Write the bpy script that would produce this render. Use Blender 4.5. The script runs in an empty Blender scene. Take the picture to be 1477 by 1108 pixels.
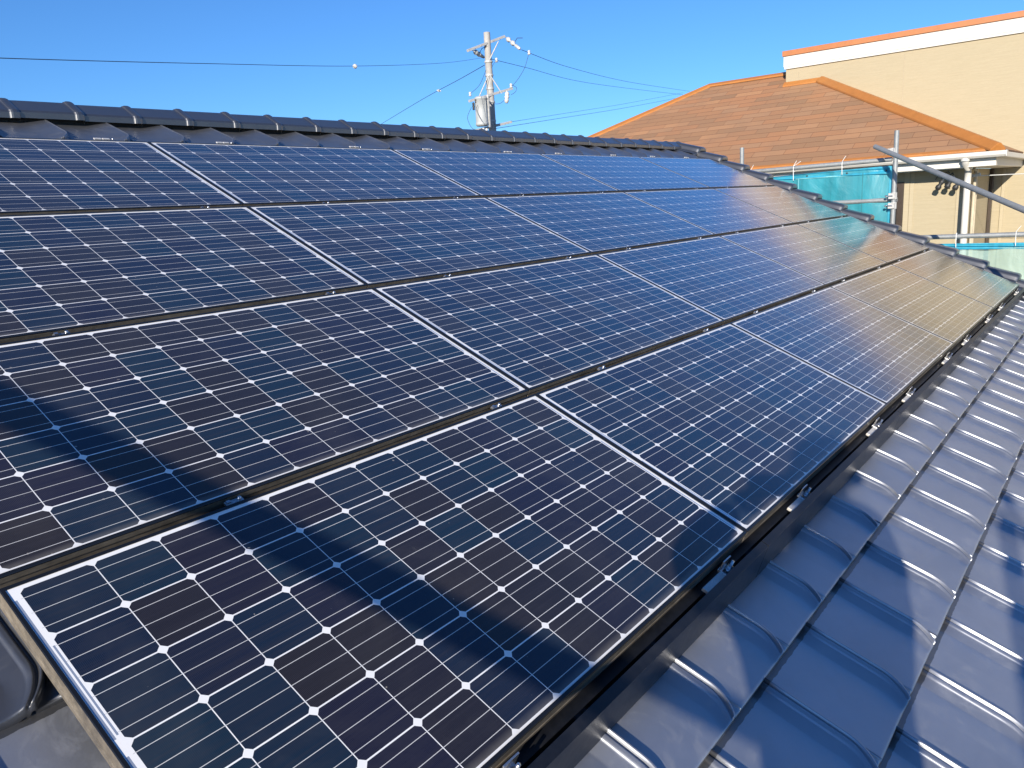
import bpy, math, random
from mathutils import Matrix, Vector
R = math.radians
sc = bpy.context.scene
C = sc.collection

# ------------------------------------------------------------------ camera
PITCH = R(24.23)                    # slope of the tiled roof; the ridge runs along X
cs, sn = math.cos(PITCH), math.sin(PITCH)
CAM = Vector((-0.42675, -3.7333, -0.4041))
cam = bpy.data.cameras.new('camera')
cam.sensor_fit = 'HORIZONTAL'; cam.sensor_width = 36.0
cam.lens = 1120.919 / 1477 * 36.0
cam.clip_start = 0.05; cam.clip_end = 3000
co = bpy.data.objects.new('camera', cam); C.objects.link(co)
ROWS = ((0.6170, -0.7848, -0.0570), (-0.2071, -0.0922, -0.9740), (0.7593, 0.6128, -0.2194))
xr, dn, fw = (Vector(r).normalized() for r in ROWS)
rot = Matrix((xr, -dn, -fw)).transposed()
co.matrix_world = Matrix.Translation(CAM) @ rot.to_4x4()
sc.camera = co

# ------------------------------------------------------------------ sky, sun, exposure
SUN = Vector((-2.30, -0.841, 0.894)).normalized()
elev = math.asin(SUN.z)
w = bpy.data.worlds.new("World"); sc.world = w; w.use_nodes = True
nt = w.node_tree; nt.nodes.clear()
sky = nt.nodes.new('ShaderNodeTexSky'); sky.sky_type = 'NISHITA'; sky.sun_disc = False
sky.sun_elevation = elev; sky.sun_rotation = math.atan2(SUN.x, SUN.y)
sky.altitude = 0; sky.air_density = 1.0; sky.dust_density = 0.0; sky.ozone_density = 10.0
bg = nt.nodes.new('ShaderNodeBackground'); bg.inputs[1].default_value = 0.113
wo = nt.nodes.new('ShaderNodeOutputWorld')
nt.links.new(sky.outputs[0], bg.inputs[0]); nt.links.new(bg.outputs[0], wo.inputs[0])
sl = bpy.data.lights.new('sun', 'SUN'); sl.energy = 5.0; sl.angle = R(0.53); sl.color = (1.0, 0.91, 0.78)
so = bpy.data.objects.new('sun', sl); C.objects.link(so)
so.rotation_euler = SUN.to_track_quat('Z', 'Y').to_euler()
sc.view_settings.view_transform = 'Standard'; sc.view_settings.look = 'None'
sc.view_settings.gamma = 1.0; sc.view_settings.exposure = 0.50
sc.render.engine = 'CYCLES'
sc.cycles.max_bounces = 6

# ------------------------------------------------------------------ helpers
random.seed(7)
def rp(u, v, h=0.0):                 # roof frame (along the ridge, down the slope, above the glass) -> world
    return Vector((u, -cs * v - sn * h, -sn * v + cs * h))
ROOF = Matrix.Rotation(PITCH, 4, 'X')

class MB:
    def __init__(s): s.v = []; s.f = []; s.sm = []
    def add(s, vs, fs, smooth=False, m=None):
        o = len(s.v)
        for p in vs:
            p = Vector(p)
            s.v.append(tuple(m @ p if m else p))
        for f in fs: s.f.append(tuple(i + o for i in f)); s.sm.append(smooth)
    def box(s, a, b, m=None):
        x0, y0, z0 = a; x1, y1, z1 = b
        s.add([(x0,y0,z0),(x1,y0,z0),(x1,y1,z0),(x0,y1,z0),(x0,y0,z1),(x1,y0,z1),(x1,y1,z1),(x0,y1,z1)],
              [(0,3,2,1),(4,5,6,7),(0,1,5,4),(1,2,6,5),(2,3,7,6),(3,0,4,7)], False, m)
    def tube(s, pts, r, n=12, cap=True, m=None):
        pts = [Vector(p) for p in pts]; rs = r if isinstance(r, (list, tuple)) else [r] * len(pts)
        vs = []; up = None
        for i, p in enumerate(pts):
            t = (pts[min(i+1, len(pts)-1)] - pts[max(i-1, 0)]).normalized()
            if up is None: up = Vector((0,0,1)) if abs(t.z) < .9 else Vector((1,0,0))
            a = t.cross(up).normalized(); b = a.cross(t).normalized(); up = b
            for k in range(n):
                q = 2*math.pi*k/n; vs.append(p + (a*math.cos(q) + b*math.sin(q)) * rs[i])
        fs = []
        for i in range(len(pts)-1):
            for k in range(n):
                k2 = (k+1) % n; fs.append((i*n+k, i*n+k2, (i+1)*n+k2, (i+1)*n+k))
        s.add(vs, fs, True, m)
        if cap:
            s.add([vs[k] for k in range(n)], [tuple(range(n-1,-1,-1))], False, m)
            s.add([vs[-n+k] for k in range(n)], [tuple(range(n))], False, m)
    def prism(s, poly, a, b, axis='x', smooth=False, m=None):   # closed (p,q) outline extruded from a to b
        def P(t, p): return {'x': (t, p[0], p[1]), 'y': (p[0], t, p[1]), 'z': (p[0], p[1], t)}[axis]
        n = len(poly)
        s.add([P(a, p) for p in poly] + [P(b, p) for p in poly], [(i, (i+1)%n, n+(i+1)%n, n+i) for i in range(n)], smooth, m)
        s.add([P(a, p) for p in poly], [tuple(range(n-1,-1,-1))], False, m)
        s.add([P(b, p) for p in poly], [tuple(range(n))], False, m)
    def lathe(s, prof, n=16, m=None):       # (radius, z)
        vs = []
        for r, z in prof:
            for k in range(n): a = 2*math.pi*k/n; vs.append((r*math.cos(a), r*math.sin(a), z))
        fs = [(i*n+k, i*n+(k+1)%n, (i+1)*n+(k+1)%n, (i+1)*n+k) for i in range(len(prof)-1) for k in range(n)]
        s.add(vs, fs, True, m)
    def build(s, name, mat, parent=None, bevel=0, mw=None):
        me = bpy.data.meshes.new(name); me.from_pydata(s.v, [], s.f); me.update()
        me.polygons.foreach_set('use_smooth', s.sm)
        me.materials.append(mat)
        o = bpy.data.objects.new(name, me); C.objects.link(o)
        if parent: o.parent = parent
        if mw is not None: o.matrix_world = mw
        if bevel:
            b = o.modifiers.new('bevel', 'BEVEL'); b.width = bevel; b.segments = 2; b.limit_method = 'ANGLE'; b.angle_limit = R(40)
        return o
def tag(o, label=None, cat=None, group=None, kind=None):
    if label: o['label'] = label
    if cat: o['category'] = cat
    if group: o['group'] = group
    if kind: o['kind'] = kind
    return o
def empty(name, loc=(0,0,0), roof=False, **k):
    o = bpy.data.objects.new(name, None); C.objects.link(o); o.empty_display_size = .2
    o.location = loc
    if roof: o.rotation_euler = (PITCH, 0, 0)
    return tag(o, **k)

# ------------------------------------------------------------------ node material helpers
class NM:
    def __init__(s, name):
        s.m = bpy.data.materials.new(name); s.m.use_nodes = True; s.t = s.m.node_tree
        s.b = s.t.nodes['Principled BSDF']; s.out = s.t.nodes['Material Output']
    def n(s, typ, **k):
        x = s.t.nodes.new(typ)
        for a, b in k.items(): setattr(x, a, b)
        return x
    def l(s, a, b): s.t.links.new(a, b)
    def put(s, sock, v):
        if hasattr(v, 'links') or isinstance(v, bpy.types.NodeSocket): s.l(v, sock)
        else: sock.default_value = v
    def math(s, op, a, b=0.0, c=0.0, clamp=False):
        x = s.n('ShaderNodeMath', operation=op, use_clamp=clamp)
        s.put(x.inputs[0], a); s.put(x.inputs[1], b); s.put(x.inputs[2], c); return x.outputs[0]
    def mix(s, f, a, b, typ='MIX'):
        x = s.n('ShaderNodeMix', data_type='RGBA', blend_type=typ, clamp_factor=True)
        s.put(x.inputs[0], f)
        for i, v in ((6, a), (7, b)):
            if isinstance(v, tuple) and len(v) == 3: v = v + (1,)
            s.put(x.inputs[i], v)
        return x.outputs[2]
    def coord(s, which='Object', scale=(1,1,1), loc=(0,0,0), rot=(0,0,0)):
        tc = s.n('ShaderNodeTexCoord'); mp = s.n('ShaderNodeMapping')
        mp.inputs['Scale'].default_value = scale; mp.inputs['Location'].default_value = loc; mp.inputs['Rotation'].default_value = rot
        s.l(tc.outputs[which], mp.inputs[0]); return mp.outputs[0]
    def noise(s, vec, scale=5, detail=4, rough=.5, dist=0):
        x = s.n('ShaderNodeTexNoise'); s.l(vec, x.inputs['Vector'])
        x.inputs['Scale'].default_value = scale; x.inputs['Detail'].default_value = detail
        x.inputs['Roughness'].default_value = rough; x.inputs['Distortion'].default_value = dist
        return x.outputs[0]
    def ramp(s, f, stops):
        x = s.n('ShaderNodeValToRGB'); s.l(f, x.inputs[0]); e = x.color_ramp.elements
        while len(e) < len(stops): e.new(.5)
        for i, (p, c) in enumerate(stops):
            e[i].position = p; e[i].color = (c, c, c, 1) if isinstance(c, (int, float)) else tuple(c) + (1,)
        return x.outputs[0]
    def bump(s, h, strength=.3, dist=.01, normal=None):
        x = s.n('ShaderNodeBump'); x.inputs['Strength'].default_value = strength; x.inputs['Distance'].default_value = dist
        s.l(h, x.inputs['Height'])
        if normal: s.l(normal, x.inputs['Normal'])
        return x.outputs[0]
    def set(s, **k):
        names = dict(base='Base Color', rough='Roughness', metal='Metallic', ior='IOR', spec='Specular IOR Level', coat='Coat Weight', coatr='Coat Roughness', normal='Normal', alpha='Alpha', trans='Transmission Weight')
        for a, v in k.items():
            i = s.b.inputs[names[a]]
            if isinstance(v, tuple) and len(v) == 3: v = v + (1,)
            s.put(i, v)
        return s
def simple(name, col, rough=.5, metal=0, var=.12, scale=6, bump=0, coordk='Object', spec=.5, dirt=None):
    m = NM(name); c = m.coord(coordk)
    n1 = m.noise(c, scale, 6, .6); n2 = m.noise(c, scale*7, 4, .6)
    f = m.math('ADD', m.math('MULTIPLY', n1, .65), m.math('MULTIPLY', n2, .35))
    lo = tuple(x*(1-var*2) for x in col); hi = tuple(min(1, x*(1+var*2)) for x in col)
    base = m.mix(m.ramp(f, [(.3, 0.0), (.7, 1.0)]), lo, hi)
    if dirt: base = m.mix(m.ramp(n1, [(.5, 0.0), (.75, .6)]), base, dirt)
    m.set(base=base, metal=metal, spec=spec, rough=m.math('ADD', rough - .08, m.math('MULTIPLY', n2, .16)))
    if bump: m.set(normal=m.bump(f, bump, .004))
    return m.m

M = {}
M['black_alu'] = simple('black_anodised', (.008,.009,.012), .42, 0, .3, 9, dirt=(.03,.028,.026))
M['steel'] = simple('galvanised_steel', (.45,.45,.44), .5, .05, .16, 14, .1)
M['pipe'] = simple('scaffold_galvanised', (.30,.32,.33), .55, .35, .16, 10, .15, dirt=(.2,.19,.17))
M['bright'] = simple('zinc_plate', (.72,.70,.66), .4, .35, .1, 30)
M['bolt'] = simple('bolt_steel', (.55,.56,.58), .28, .9, .1, 40)
M['white'] = simple('white_trim', (.62,.60,.55), .45, 0, .03, 3)
M['orange'] = simple('orange_metal', (.43,.17,.040), .42, 0, .08, 3)
M['copper'] = simple('coping_metal', (.43,.165,.06), .45, 0, .06, 2)
M['concrete'] = simple('pole_concrete', (.37,.36,.34), .8, 0, .12, 3, .2)
M['wire'] = simple('cable_rubber', (.035,.05,.075), .6)
M['porcelain'] = simple('porcelain', (.52,.52,.50), .25)
M['grey_paint'] = simple('transformer_paint', (.40,.42,.42), .45, .0, .06, 3)
M['darkbrown'] = simple('dark_brown_metal', (.05,.035,.025), .4)
M['black_plastic'] = simple('black_plastic', (.03,.03,.03), .5)
M['ground'] = simple('ground_gravel', (.22,.20,.17), .95, 0, .2, .6, .4)
M['rope'] = simple('white_tie_cord', (.8,.8,.78), .7)
M['render'] = simple('house_render', (.55,.52,.46), .85, 0, .06, 3, .2)

# ------------------------------------------------------------------ GROUND
g = MB(); g.box((-400,-400,-7.2), (400,400,-7.0)); o = g.build('ground', M['ground']); tag(o, kind='structure')

# ------------------------------------------------------------------ DARK TILED ROOF HOUSE (the one we stand on)
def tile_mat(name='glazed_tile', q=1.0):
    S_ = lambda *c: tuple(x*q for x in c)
    m = NM(name); c = m.coord('Object')
    n1 = m.noise(c, 3.2, 6, .62, .4); n2 = m.noise(c, 46, 4, .6); n3 = m.noise(c, 11, 5, .7, 1.2)
    base = m.mix(m.ramp(n1, [(.35, 0.0), (.7, 1.0)]), S_(.32,.34,.385), S_(.41,.43,.48))
    dust = m.ramp(n3, [(.52, 0.0), (.78, 1.0)])
    base = m.mix(m.math('MULTIPLY', dust, .14), base, S_(.34,.32,.30))
    spots = m.ramp(n2, [(.68, 0.0), (.74, 1.0)])
    base = m.mix(m.math('MULTIPLY', spots, .25), base, S_(.40,.39,.37))
    # the individual tiles differ a little: cell id from the laying pattern
    sep = m.n('ShaderNodeSeparateXYZ'); m.l(m.n('ShaderNodeTexCoord').outputs['Object'], sep.inputs[0])
    cmb = m.n('ShaderNodeCombineXYZ')
    m.l(m.math('FLOOR', m.math('DIVIDE', sep.outputs[0], .303)), cmb.inputs[0])
    m.l(m.math('FLOOR', m.math('DIVIDE', m.math('ADD', sep.outputs[1], 3.486), .2872)), cmb.inputs[1])
    wn = m.n('ShaderNodeTexWhiteNoise', noise_dimensions='2D'); m.l(cmb.outputs[0], wn.inputs['Vector'])
    base = m.mix(m.math('MULTIPLY', wn.outputs[0], .35), base, S_(.47,.48,.51))
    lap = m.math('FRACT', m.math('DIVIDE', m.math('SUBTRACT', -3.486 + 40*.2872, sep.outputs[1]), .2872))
    lap_shade = m.math('LESS_THAN', lap, m.math('ADD', .040, m.math('MULTIPLY', n2, .03)))  # dark band along each lap paints in the gap shadow below the butt edge
    base = m.mix(m.math('MULTIPLY', lap_shade, .0 if q < 1 else .8), base, (.03,.028,.026))
    scuff = m.ramp(m.noise(m.coord('Object', (2.2, 1, 1), (0,0,0), (0,0,.5)), 4.2, 8, .75, 2.5), [(.60, 0.0), (.68, 1.0)])
    base = m.mix(m.math('MULTIPLY', scuff, .05), base, S_(.6,.6,.6))
    r = m.math('ADD', .42, m.math('ADD', m.math('MULTIPLY', n3, .08), m.math('MULTIPLY', dust, .12)))
    m.b.inputs['Coat IOR'].default_value = 1.9
    m.set(base=base, rough=r, spec=.5, metal=m.math('SUBTRACT', .74, m.math('MULTIPLY', dust, .18)), coat=1.0, coatr=m.math('ADD', .36, m.math('MULTIPLY', n3, .08)), normal=m.bump(m.noise(c, 260, 3, .6), .10, .0012, m.bump(n1, .03, .006)))
    return m.m
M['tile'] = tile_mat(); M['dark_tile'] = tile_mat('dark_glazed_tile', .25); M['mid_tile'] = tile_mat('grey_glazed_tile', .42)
M['mortar'] = simple('roof_mortar', (.03,.03,.03), .9)

TW, TL = .303, .2872                 # tile width along the ridge, exposed length down the slope
HP = -.118                           # height of the pans under the glass plane
def rib_profile(a):                  # a > 0 towards -u from the main crest
    if a < -.012: return 0
    if a < -.0095: return -.009 * (a + .012) / .0025
    if a < -.0065: return -.009
    if a < -.003: return -.009 + (a + .0065) / .0035 * .026
    if a < .0025: return .017 + .0010 * math.sin((a + .003) / .0055 * math.pi)
    if a < .006: return .017 - (a - .0025) / .0035 * .011
    if a < .009: return .006
    if a < .013: return .006 + (a - .009) / .004 * .008
    if a < .024: return .014 - (a - .013) / .011 * .002
    if a < .028: return .012 - (a - .024) / .004 * .004
    if a < .062: return .008 * (1 - (a - .028) / .034)
    if a < .066: return 0
    return 0
def hump_profile(a):
    if a < -.012: return 0
    if a < -.006: return -.003
    if a < -.001: return -.003 + (a + .006) / .005 * .033
    if a < .006: return .030 + .006 * math.sin((a + .001) / .007 * math.pi)
    if a < .016: return .030 - (a - .006) * .2
    if a < .125: return .028 * (1 - (a - .016) / .109) ** 1.15
    return 0
AS = [-.016, -.012, -.0115, -.0095, -.0065, -.0048, -.003, -.0015, .001, .0025, .0042, .006, .0075, .009, .011, .013, .016, .020, .024, .026, .028, .0295, .034, .045, .057, .0605, .063, .067, .074, .082, .10, .13, .17, .23, TW - .016]
def tile_rows(mb, k, phase, u0, u1, h=HP, vend=None, TW=TW, hs=1.2, prof=rib_profile):
    """one course k of interlocking flat tiles: butt edge at v = 3.486 + k*TL"""
    if vend is None: vend = 3.486 + k * TL
    bs = [-.03, -.002, .0, .06, .12, .17, .195, .207, .218, .229, .239, .249, .258, .266, .274, .279, TL - .004, TL, TL + .0015]
    n0 = math.floor((u0 - phase) / TW); n1 = math.ceil((u1 - phase) / TW)
    for n in range(n0, n1 + 1):
        ue = phase + n * TW                 # where the crest meets the butt edge
        jit = random.uniform(-.0012, .0012); tj = random.uniform(-.0015, .0015)
        vs = []; nb = len(bs) + 1
        for bi, b in enumerate(bs):
            t = max(0, (b - .195) / (TL - .195)); t = min(t, 1)
            sh = -.042 * t ** 2.2
            for a in AS:
                uu = ue + .042 + sh * (0 if a < -.009 else 1 if a < .19 else max(0, 1 - (a - .19) / .09)) - a
                fade = 1 - .40 * max(0, (t - .35) / .65) if a > .012 else 1
                aa = a
                if a > .012: aa = .012 + (a - .012) * (1 + .9 * t ** 1.5)
                hh = (hs if b >= 0 else 0) * prof(aa) * (fade if a > .012 else 1 - .25 * t ** 3)
                hh += h + jit - .011 + .021 * min(b, TL) / TL + tj * (a / TW)
                if b >= TL: hh -= .0015
                if b > TL: hh -= .004
                vs.append((uu, -(vend - TL + b), hh))
        for a in range(len(AS)):            # butt face
            x, y, z = vs[(len(bs) - 1) * len(AS) + a]
            vs.append((x, y, z - .020))
        na = len(AS)
        fs = [(i*na+j, i*na+j+1, (i+1)*na+j+1, (i+1)*na+j) for i in range(nb-1) for j in range(na-1)]
        mb.add(vs, fs, True)

house = empty('tiled_house', (3.0, -2.0, -7.0), label='house with dark glazed tile roof carrying the solar panels', cat='house')
inv_house = house.matrix_world
def hroof(mb, name, mat, parent, bevel=0):
    return mb.build(name, mat, parent, bevel)
HL = Vector((3.0, -2.0, -7.0))
def attach(o, parent, mw):           # parent while keeping the world placement mw
    o.parent = parent
    pm = PM[parent.name] if parent.name in PM else Matrix.Translation(parent.location)
    o.matrix_basis = pm.inverted() @ mw
    PM[o.name] = mw
    return o
PM = {}
rt = MB(); lt = MB()
for k in range(-14, 5):
    ph = 1.017 + (.1515 if k % 2 else 0)
    if k <= -13: ph = 1.285 + (0 if k == -13 else .15)
    if k >= -2: tile_rows(rt, k, ph, -2.2, 8.0)
    elif k >= -12: tile_rows(lt, k, ph, -2.2, .6); rt.add([rp_ for rp_ in [(.6,-(3.486+k*TL-TL),HP-.01),(8.05,-(3.486+k*TL-TL),HP-.01),(8.05,-(3.486+k*TL),HP+.008),(.6,-(3.486+k*TL),HP+.008)]], [(0,3,2,1)])
    elif k <= -13:
        pass
    else: rt.add([(-2.2,-(3.486+k*TL-TL),HP-.01),(8.05,-(3.486+k*TL-TL),HP-.01),(8.05,-(3.486+k*TL),HP+.008),(-2.2,-(3.486+k*TL),HP+.008)], [(0,3,2,1)])
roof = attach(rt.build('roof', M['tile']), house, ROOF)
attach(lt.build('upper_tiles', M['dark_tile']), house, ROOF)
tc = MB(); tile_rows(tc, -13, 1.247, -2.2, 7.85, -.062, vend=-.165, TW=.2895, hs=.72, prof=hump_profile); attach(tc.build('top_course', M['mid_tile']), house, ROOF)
# boards, back slope, walls
RIDGE = rp(0, -.60, 0) + Vector((0, 0, -.014))
b = MB()
b.prism([(-(-.55), HP-.03), (-4.72, HP-.03), (-4.72, HP-.10), (.55, HP-.10)], -2.3, 8.16, 'x')
attach(b.build('roof_board', M['mortar']), house, ROOF)
b = MB(); yb = RIDGE.y; zb = RIDGE.z - .10
b.add([(-2.3,yb,zb),(8.2,yb,zb),(8.2,yb+4.6,zb-4.6*math.tan(PITCH)),(-2.3,yb+4.6,zb-4.6*math.tan(PITCH)),
       (-2.3,yb,zb-.1),(8.2,yb,zb-.1),(8.2,yb+4.6,zb-.1-4.6*math.tan(PITCH)),(-2.3,yb+4.6,zb-.1-4.6*math.tan(PITCH))],
      [(0,1,2,3),(7,6,5,4),(0,3,7,4),(1,5,6,2),(2,6,7,3),(0,4,5,1)])
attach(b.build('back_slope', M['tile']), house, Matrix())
b = MB()
b.add([(x, y, z) for x in (-1.8, 7.7) for y, z in ((-3.9,-7.0),(4.2,-7.0),(4.2,-1.75),(yb,zb-.14),(-3.9,-1.85))], [(0,1,2,3,4),(9,8,7,6,5),(0,5,6,1),(1,6,7,2),(4,9,5,0)])
attach(b.build('wall', M['render']), house, Matrix())

# ridge capping tiles
def section(dy=0, grow=0):
    g_ = grow
    pts = [(-.112-g_,-.092),(-.113-g_,-.066),(-.106-g_,-.056+g_*.3),(-.024,-.008+g_),(-.010,-.001+g_),(.010,-.001+g_),(.024,-.008+g_),(.106+g_,-.056+g_*.3),(.113+g_,-.066),(.112+g_,-.092)]
    return pts
def ridge_mesh():
    mb = MB(); L = .293
    st = [(-.004, .0), (.05, .001), (.245, .003), (.250, .009), (.258, .012), (.276, .012), (.286, .009), (.290, .004)]
    vs = []
    for x, g_ in st: vs += [(x, y, z) for y, z in section(0, g_)]
    n = 10
    fs = [(i*n+j, (i+1)*n+j, (i+1)*n+j+1, i*n+j+1) for i in range(len(st)-1) for j in range(n-1)]
    mb.add(vs, fs, False)
    last = (len(st)-1)*n
    inner = [(.290, y*.86, z-.02) for y, z in section(0, 0)]
    mb.add(vs[last:last+n] + inner, [(j, n+j, n+j+1, j+1) for j in range(n-1)])
    return mb
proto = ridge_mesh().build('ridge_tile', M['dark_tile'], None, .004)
nr = 0
for i in range(32):
    u = -1.16 + i * .293
    if u > 8.0: break
    o = proto if i == 0 else proto.copy()
    if i: C.objects.link(o)
    z = random.uniform(-.003, .003)
    attach(o, roof, Matrix.Translation(RIDGE + Vector((u, 0, z + .004))) @ Matrix.Rotation(random.uniform(-.006,.006), 4, 'Z')); nr += 1
b = MB(); b.box((-1.6, RIDGE.y - .075, RIDGE.z - .22), (8.15, RIDGE.y + .075, RIDGE.z - .06))
attach(b.build('ridge_bedding', M['mortar']), house, Matrix())
# round end disc of the ridge
b = MB(); b.prism([(p[0]*.93, p[1]-.006) for p in section()], 8.22, 8.26, 'x'); 
attach(b.build('ridge_end_cap', M['dark_tile'], None, .004), roof, Matrix.Translation(RIDGE))

# verge tiles down the far gable
def verge_mesh():
    mb = MB(); L = .30
    # stations down the slope (y = -v), lift so that each laps over the next one
    prof = [(-.165,-.012),(-.10,-.004),(-.062,.004),(-.050,.030),(-.036,.050),(-.010,.058),(.10,.058),(.125,.052),(.140,.036),(.146,.0),(.146,-.10)]
    st = [(.03,-.022,.97),(-.20,.012,1),(-.262,.022,1.02),(-.285,.022,1.0),(-.297,.014,.96),(-.302,-.002,.90)]
    vs = []
    for y, lift, k in st:
        for x, z in prof: vs.append((.05 + (x-.05)*k, y, z*k + lift))
    n = len(prof)
    mb.add(vs, [(i*n+j, (i+1)*n+j, (i+1)*n+j+1, i*n+j+1) for i in range(len(st)-1) for j in range(n-1)], True)
    last = (len(st)-1)*n
    mb.add(vs[last:last+n] + [(.05+(x-.05)*.8, y+.03, z*.7-.02) for x, y, z in vs[last:last+n]], [(j, n+j, n+j+1, j+1) for j in range(n-1)])
    # small knob at the inner corner of the lap
    mb.box((-.062,-.302,-.012),(-.040,-.275,.022))
    return mb
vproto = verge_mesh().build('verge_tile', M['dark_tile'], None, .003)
VU, VH = 8.115, -.034
for i in range(19):
    v0 = 3.486 - .01 + (i - 14) * TL
    o = vproto if i == 0 else vproto.copy()
    if i: C.objects.link(o)
    attach(o, roof, Matrix.Translation(rp(VU, v0, VH + random.uniform(-.002,.002))) @ ROOF)

# ------------------------------------------------------------------ SOLAR PANELS
PU, PV, CP = 1.5822443, .8196645, .1275
def laminate_mat():
    m = NM('solar_cells'); tc = m.n('ShaderNodeTexCoord'); sep = m.n('ShaderNodeSeparateXYZ'); m.l(tc.outputs['Object'], sep.inputs[0])
    X, Y = sep.outputs[0], m.math('MULTIPLY', sep.outputs[1], -1.0)
    cx, cy = m.math('DIVIDE', X, CP), m.math('DIVIDE', Y, CP)
    ab = lambda a: m.math('ABSOLUTE', a)
    lt = lambda a, b: m.math('LESS_THAN', a, b)
    gt = lambda a, b: m.math('GREATER_THAN', a, b)
    mul = lambda *a: a[0] if len(a) == 1 else m.math('MULTIPLY', a[0], mul(*a[1:]))
    mx = lambda a, b: m.math('MAXIMUM', a, b)
    fx = m.math('SUBTRACT', m.math('FRACT', cx), .5); fy = m.math('SUBTRACT', m.math('FRACT', cy), .5)
    ax, ay = ab(fx), ab(fy)
    ingrid = mul(gt(cx, 0.0), lt(cx, 12.0), gt(cy, 0.0), lt(cy, 6.0))
    cell = mul(ingrid, lt(ax, .4926), lt(ay, .4880), lt(m.math('ADD', ax, ay), .912))
    # soft dark halo just inside the cell edge so that it reads as silicon under glass
    # busbars: three per cell along the string
    bw = .0052
    d1 = ab(fy); d2 = ab(m.math('SUBTRACT', ab(fy), .315))
    inx = mul(gt(X, -.0035), lt(X, CP*12 + .0035), gt(cy, 0.0), lt(cy, 6.0))
    bus = mul(mx(lt(d1, bw), lt(d2, bw)), inx)
    # string ribbons in the two end margins
    f3 = m.math('FRACT', m.math('DIVIDE', cy, 3.0))
    r1 = mul(gt(X, -.0150), lt(X, -.0095), gt(f3, .06), lt(f3, .965), gt(cy, .1), lt(cy, 5.9))
    r2 = mul(gt(X, -.0064), lt(X, -.0030), gt(f3, .39), lt(f3, .95), gt(cy, .0), lt(cy, 5.9))
    f2 = m.math('FRACT', m.math('DIVIDE', cy, 2.0))
    e = CP * 12
    r3 = mul(gt(X, e + .0030), lt(X, e + .0075), gt(f2, .06), lt(f2, .93), gt(cy, 0.0), lt(cy, 6.0))
    rib = mx(mx(r1, r2), r3)
    # per cell random
    oi = m.n('ShaderNodeObjectInfo')
    cmb = m.n('ShaderNodeCombineXYZ'); m.l(m.math('FLOOR', cx), cmb.inputs[0]); m.l(m.math('FLOOR', cy), cmb.inputs[1])
    m.l(m.math('MULTIPLY', oi.outputs['Random'], 91.0), cmb.inputs[2])
    wn = m.n('ShaderNodeTexWhiteNoise', noise_dimensions='3D'); m.l(cmb.outputs[0], wn.inputs['Vector'])
    c1 = m.n('ShaderNodeValToRGB'); m.l(wn.outputs[0], c1.inputs[0]); e_ = c1.color_ramp.elements
    e_[0].position = 0; e_[0].color = (.006,.012,.032,1)
    e_[1].position = 1; e_[1].color = (.022,.018,.018,1)
    for p, c in ((.28, (.005,.021,.042,1)), (.5, (.0115,.0110,.027,1)), (.75, (.0165,.0145,.018,1))):
        x = e_.new(p); x.color = c
    col = c1.outputs[0]
    # faint streaks within each cell, parallel to the busbars
    st = m.noise(m.coord('Object', (6, 160, 1)), 1.0, 3, .6)
    st2 = m.noise(m.coord('Object', (1.2, 60, 1)), 1.0, 2, .6)
    stf = m.ramp(m.math('ADD', m.math('MULTIPLY', st, .5), m.math('MULTIPLY', st2, .5)), [(.42, 0.0), (.64, 1.0)])
    col = m.mix(m.math('MULTIPLY', stf, .35), col, (.030,.027,.034))
    # fine printed fingers
    fing = m.n('ShaderNodeTexWave', wave_type='BANDS', bands_direction='X'); fing.inputs['Scale'].default_value = 115
    m.l(tc.outputs['Object'], fing.inputs['Vector'])
    col = m.mix(m.math('MULTIPLY', m.ramp(fing.outputs[0], [(.70, 0.0), (.95, 1.0)]), .05), col, (.16,.16,.17))
    white = m.mix(m.noise(m.coord('Object'), 20, 3), (.86,.86,.85), (.90,.90,.89))
    base = m.mix(cell, white, col)
    base = m.mix(bus, base, (.74,.73,.70))
    base = m.mix(rib, base, (.60,.67,.76))
    # dust, thicker towards the lower frame of each panel, with dried drip smears
    oc = m.coord('Object'); add = m.n('ShaderNodeVectorMath', operation='ADD'); m.l(oc, add.inputs[0])
    cc = m.n('ShaderNodeCombineXYZ'); m.l(m.math('MULTIPLY', oi.outputs['Random'], 37.0), cc.inputs[0]); m.l(m.math('MULTIPLY', oi.outputs['Random'], 11.0), cc.inputs[1]); m.l(cc.outputs[0], add.inputs[1])
    nd = m.noise(add.outputs[0], 3.0, 6, .65, .6); nf = m.noise(add.outputs[0], 190, 2, .5); nb = m.noise(add.outputs[0], 34, 4, .6)
    low = m.math('SMOOTH_MIN', 1.0, m.math('DIVIDE', m.math('MAXIMUM', m.math('SUBTRACT', Y, .748), 0.0), .022), .1)
    low = m.math('MULTIPLY', low, m.math('ADD', .35, nb))
    dust = m.math('ADD', m.math('MULTIPLY', m.ramp(nd, [(.48, 0.0), (.8, 1.0)]), .045), .008)
    sm = m.math('MULTIPLY', m.ramp(m.noise(add.outputs[0], 1.7, 8, .75, 2.2), [(.66, 0.0), (.72, 1.0)]), .10)
    speck = m.math('MULTIPLY', m.ramp(m.noise(add.outputs[0], 62, 1, .4), [(.80, 0.0), (.82, 1.0)]), .5)
    dust = m.math('ADD', dust, m.math('ADD', m.math('MULTIPLY', low, .30), m.math('ADD', sm, speck)), clamp=True)
    base = m.mix(dust, base, (.42,.39,.34))
    wav = m.noise(add.outputs[0], 1.1, 2, .4)
    nrm = m.bump(wav, .10, .02)
    m.set(base=base, rough=m.math('ADD', .21, m.math('MULTIPLY', dust, .3)), ior=1.27, metal=m.math('ADD', m.math('MULTIPLY', bus, .15), m.math('MULTIPLY', rib, .62)), spec=.5,
          coat=1.0, coatr=m.math('ADD', .135, m.math('MULTIPLY', dust, .35)), normal=m.bump(nf, .04, .001))
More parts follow.
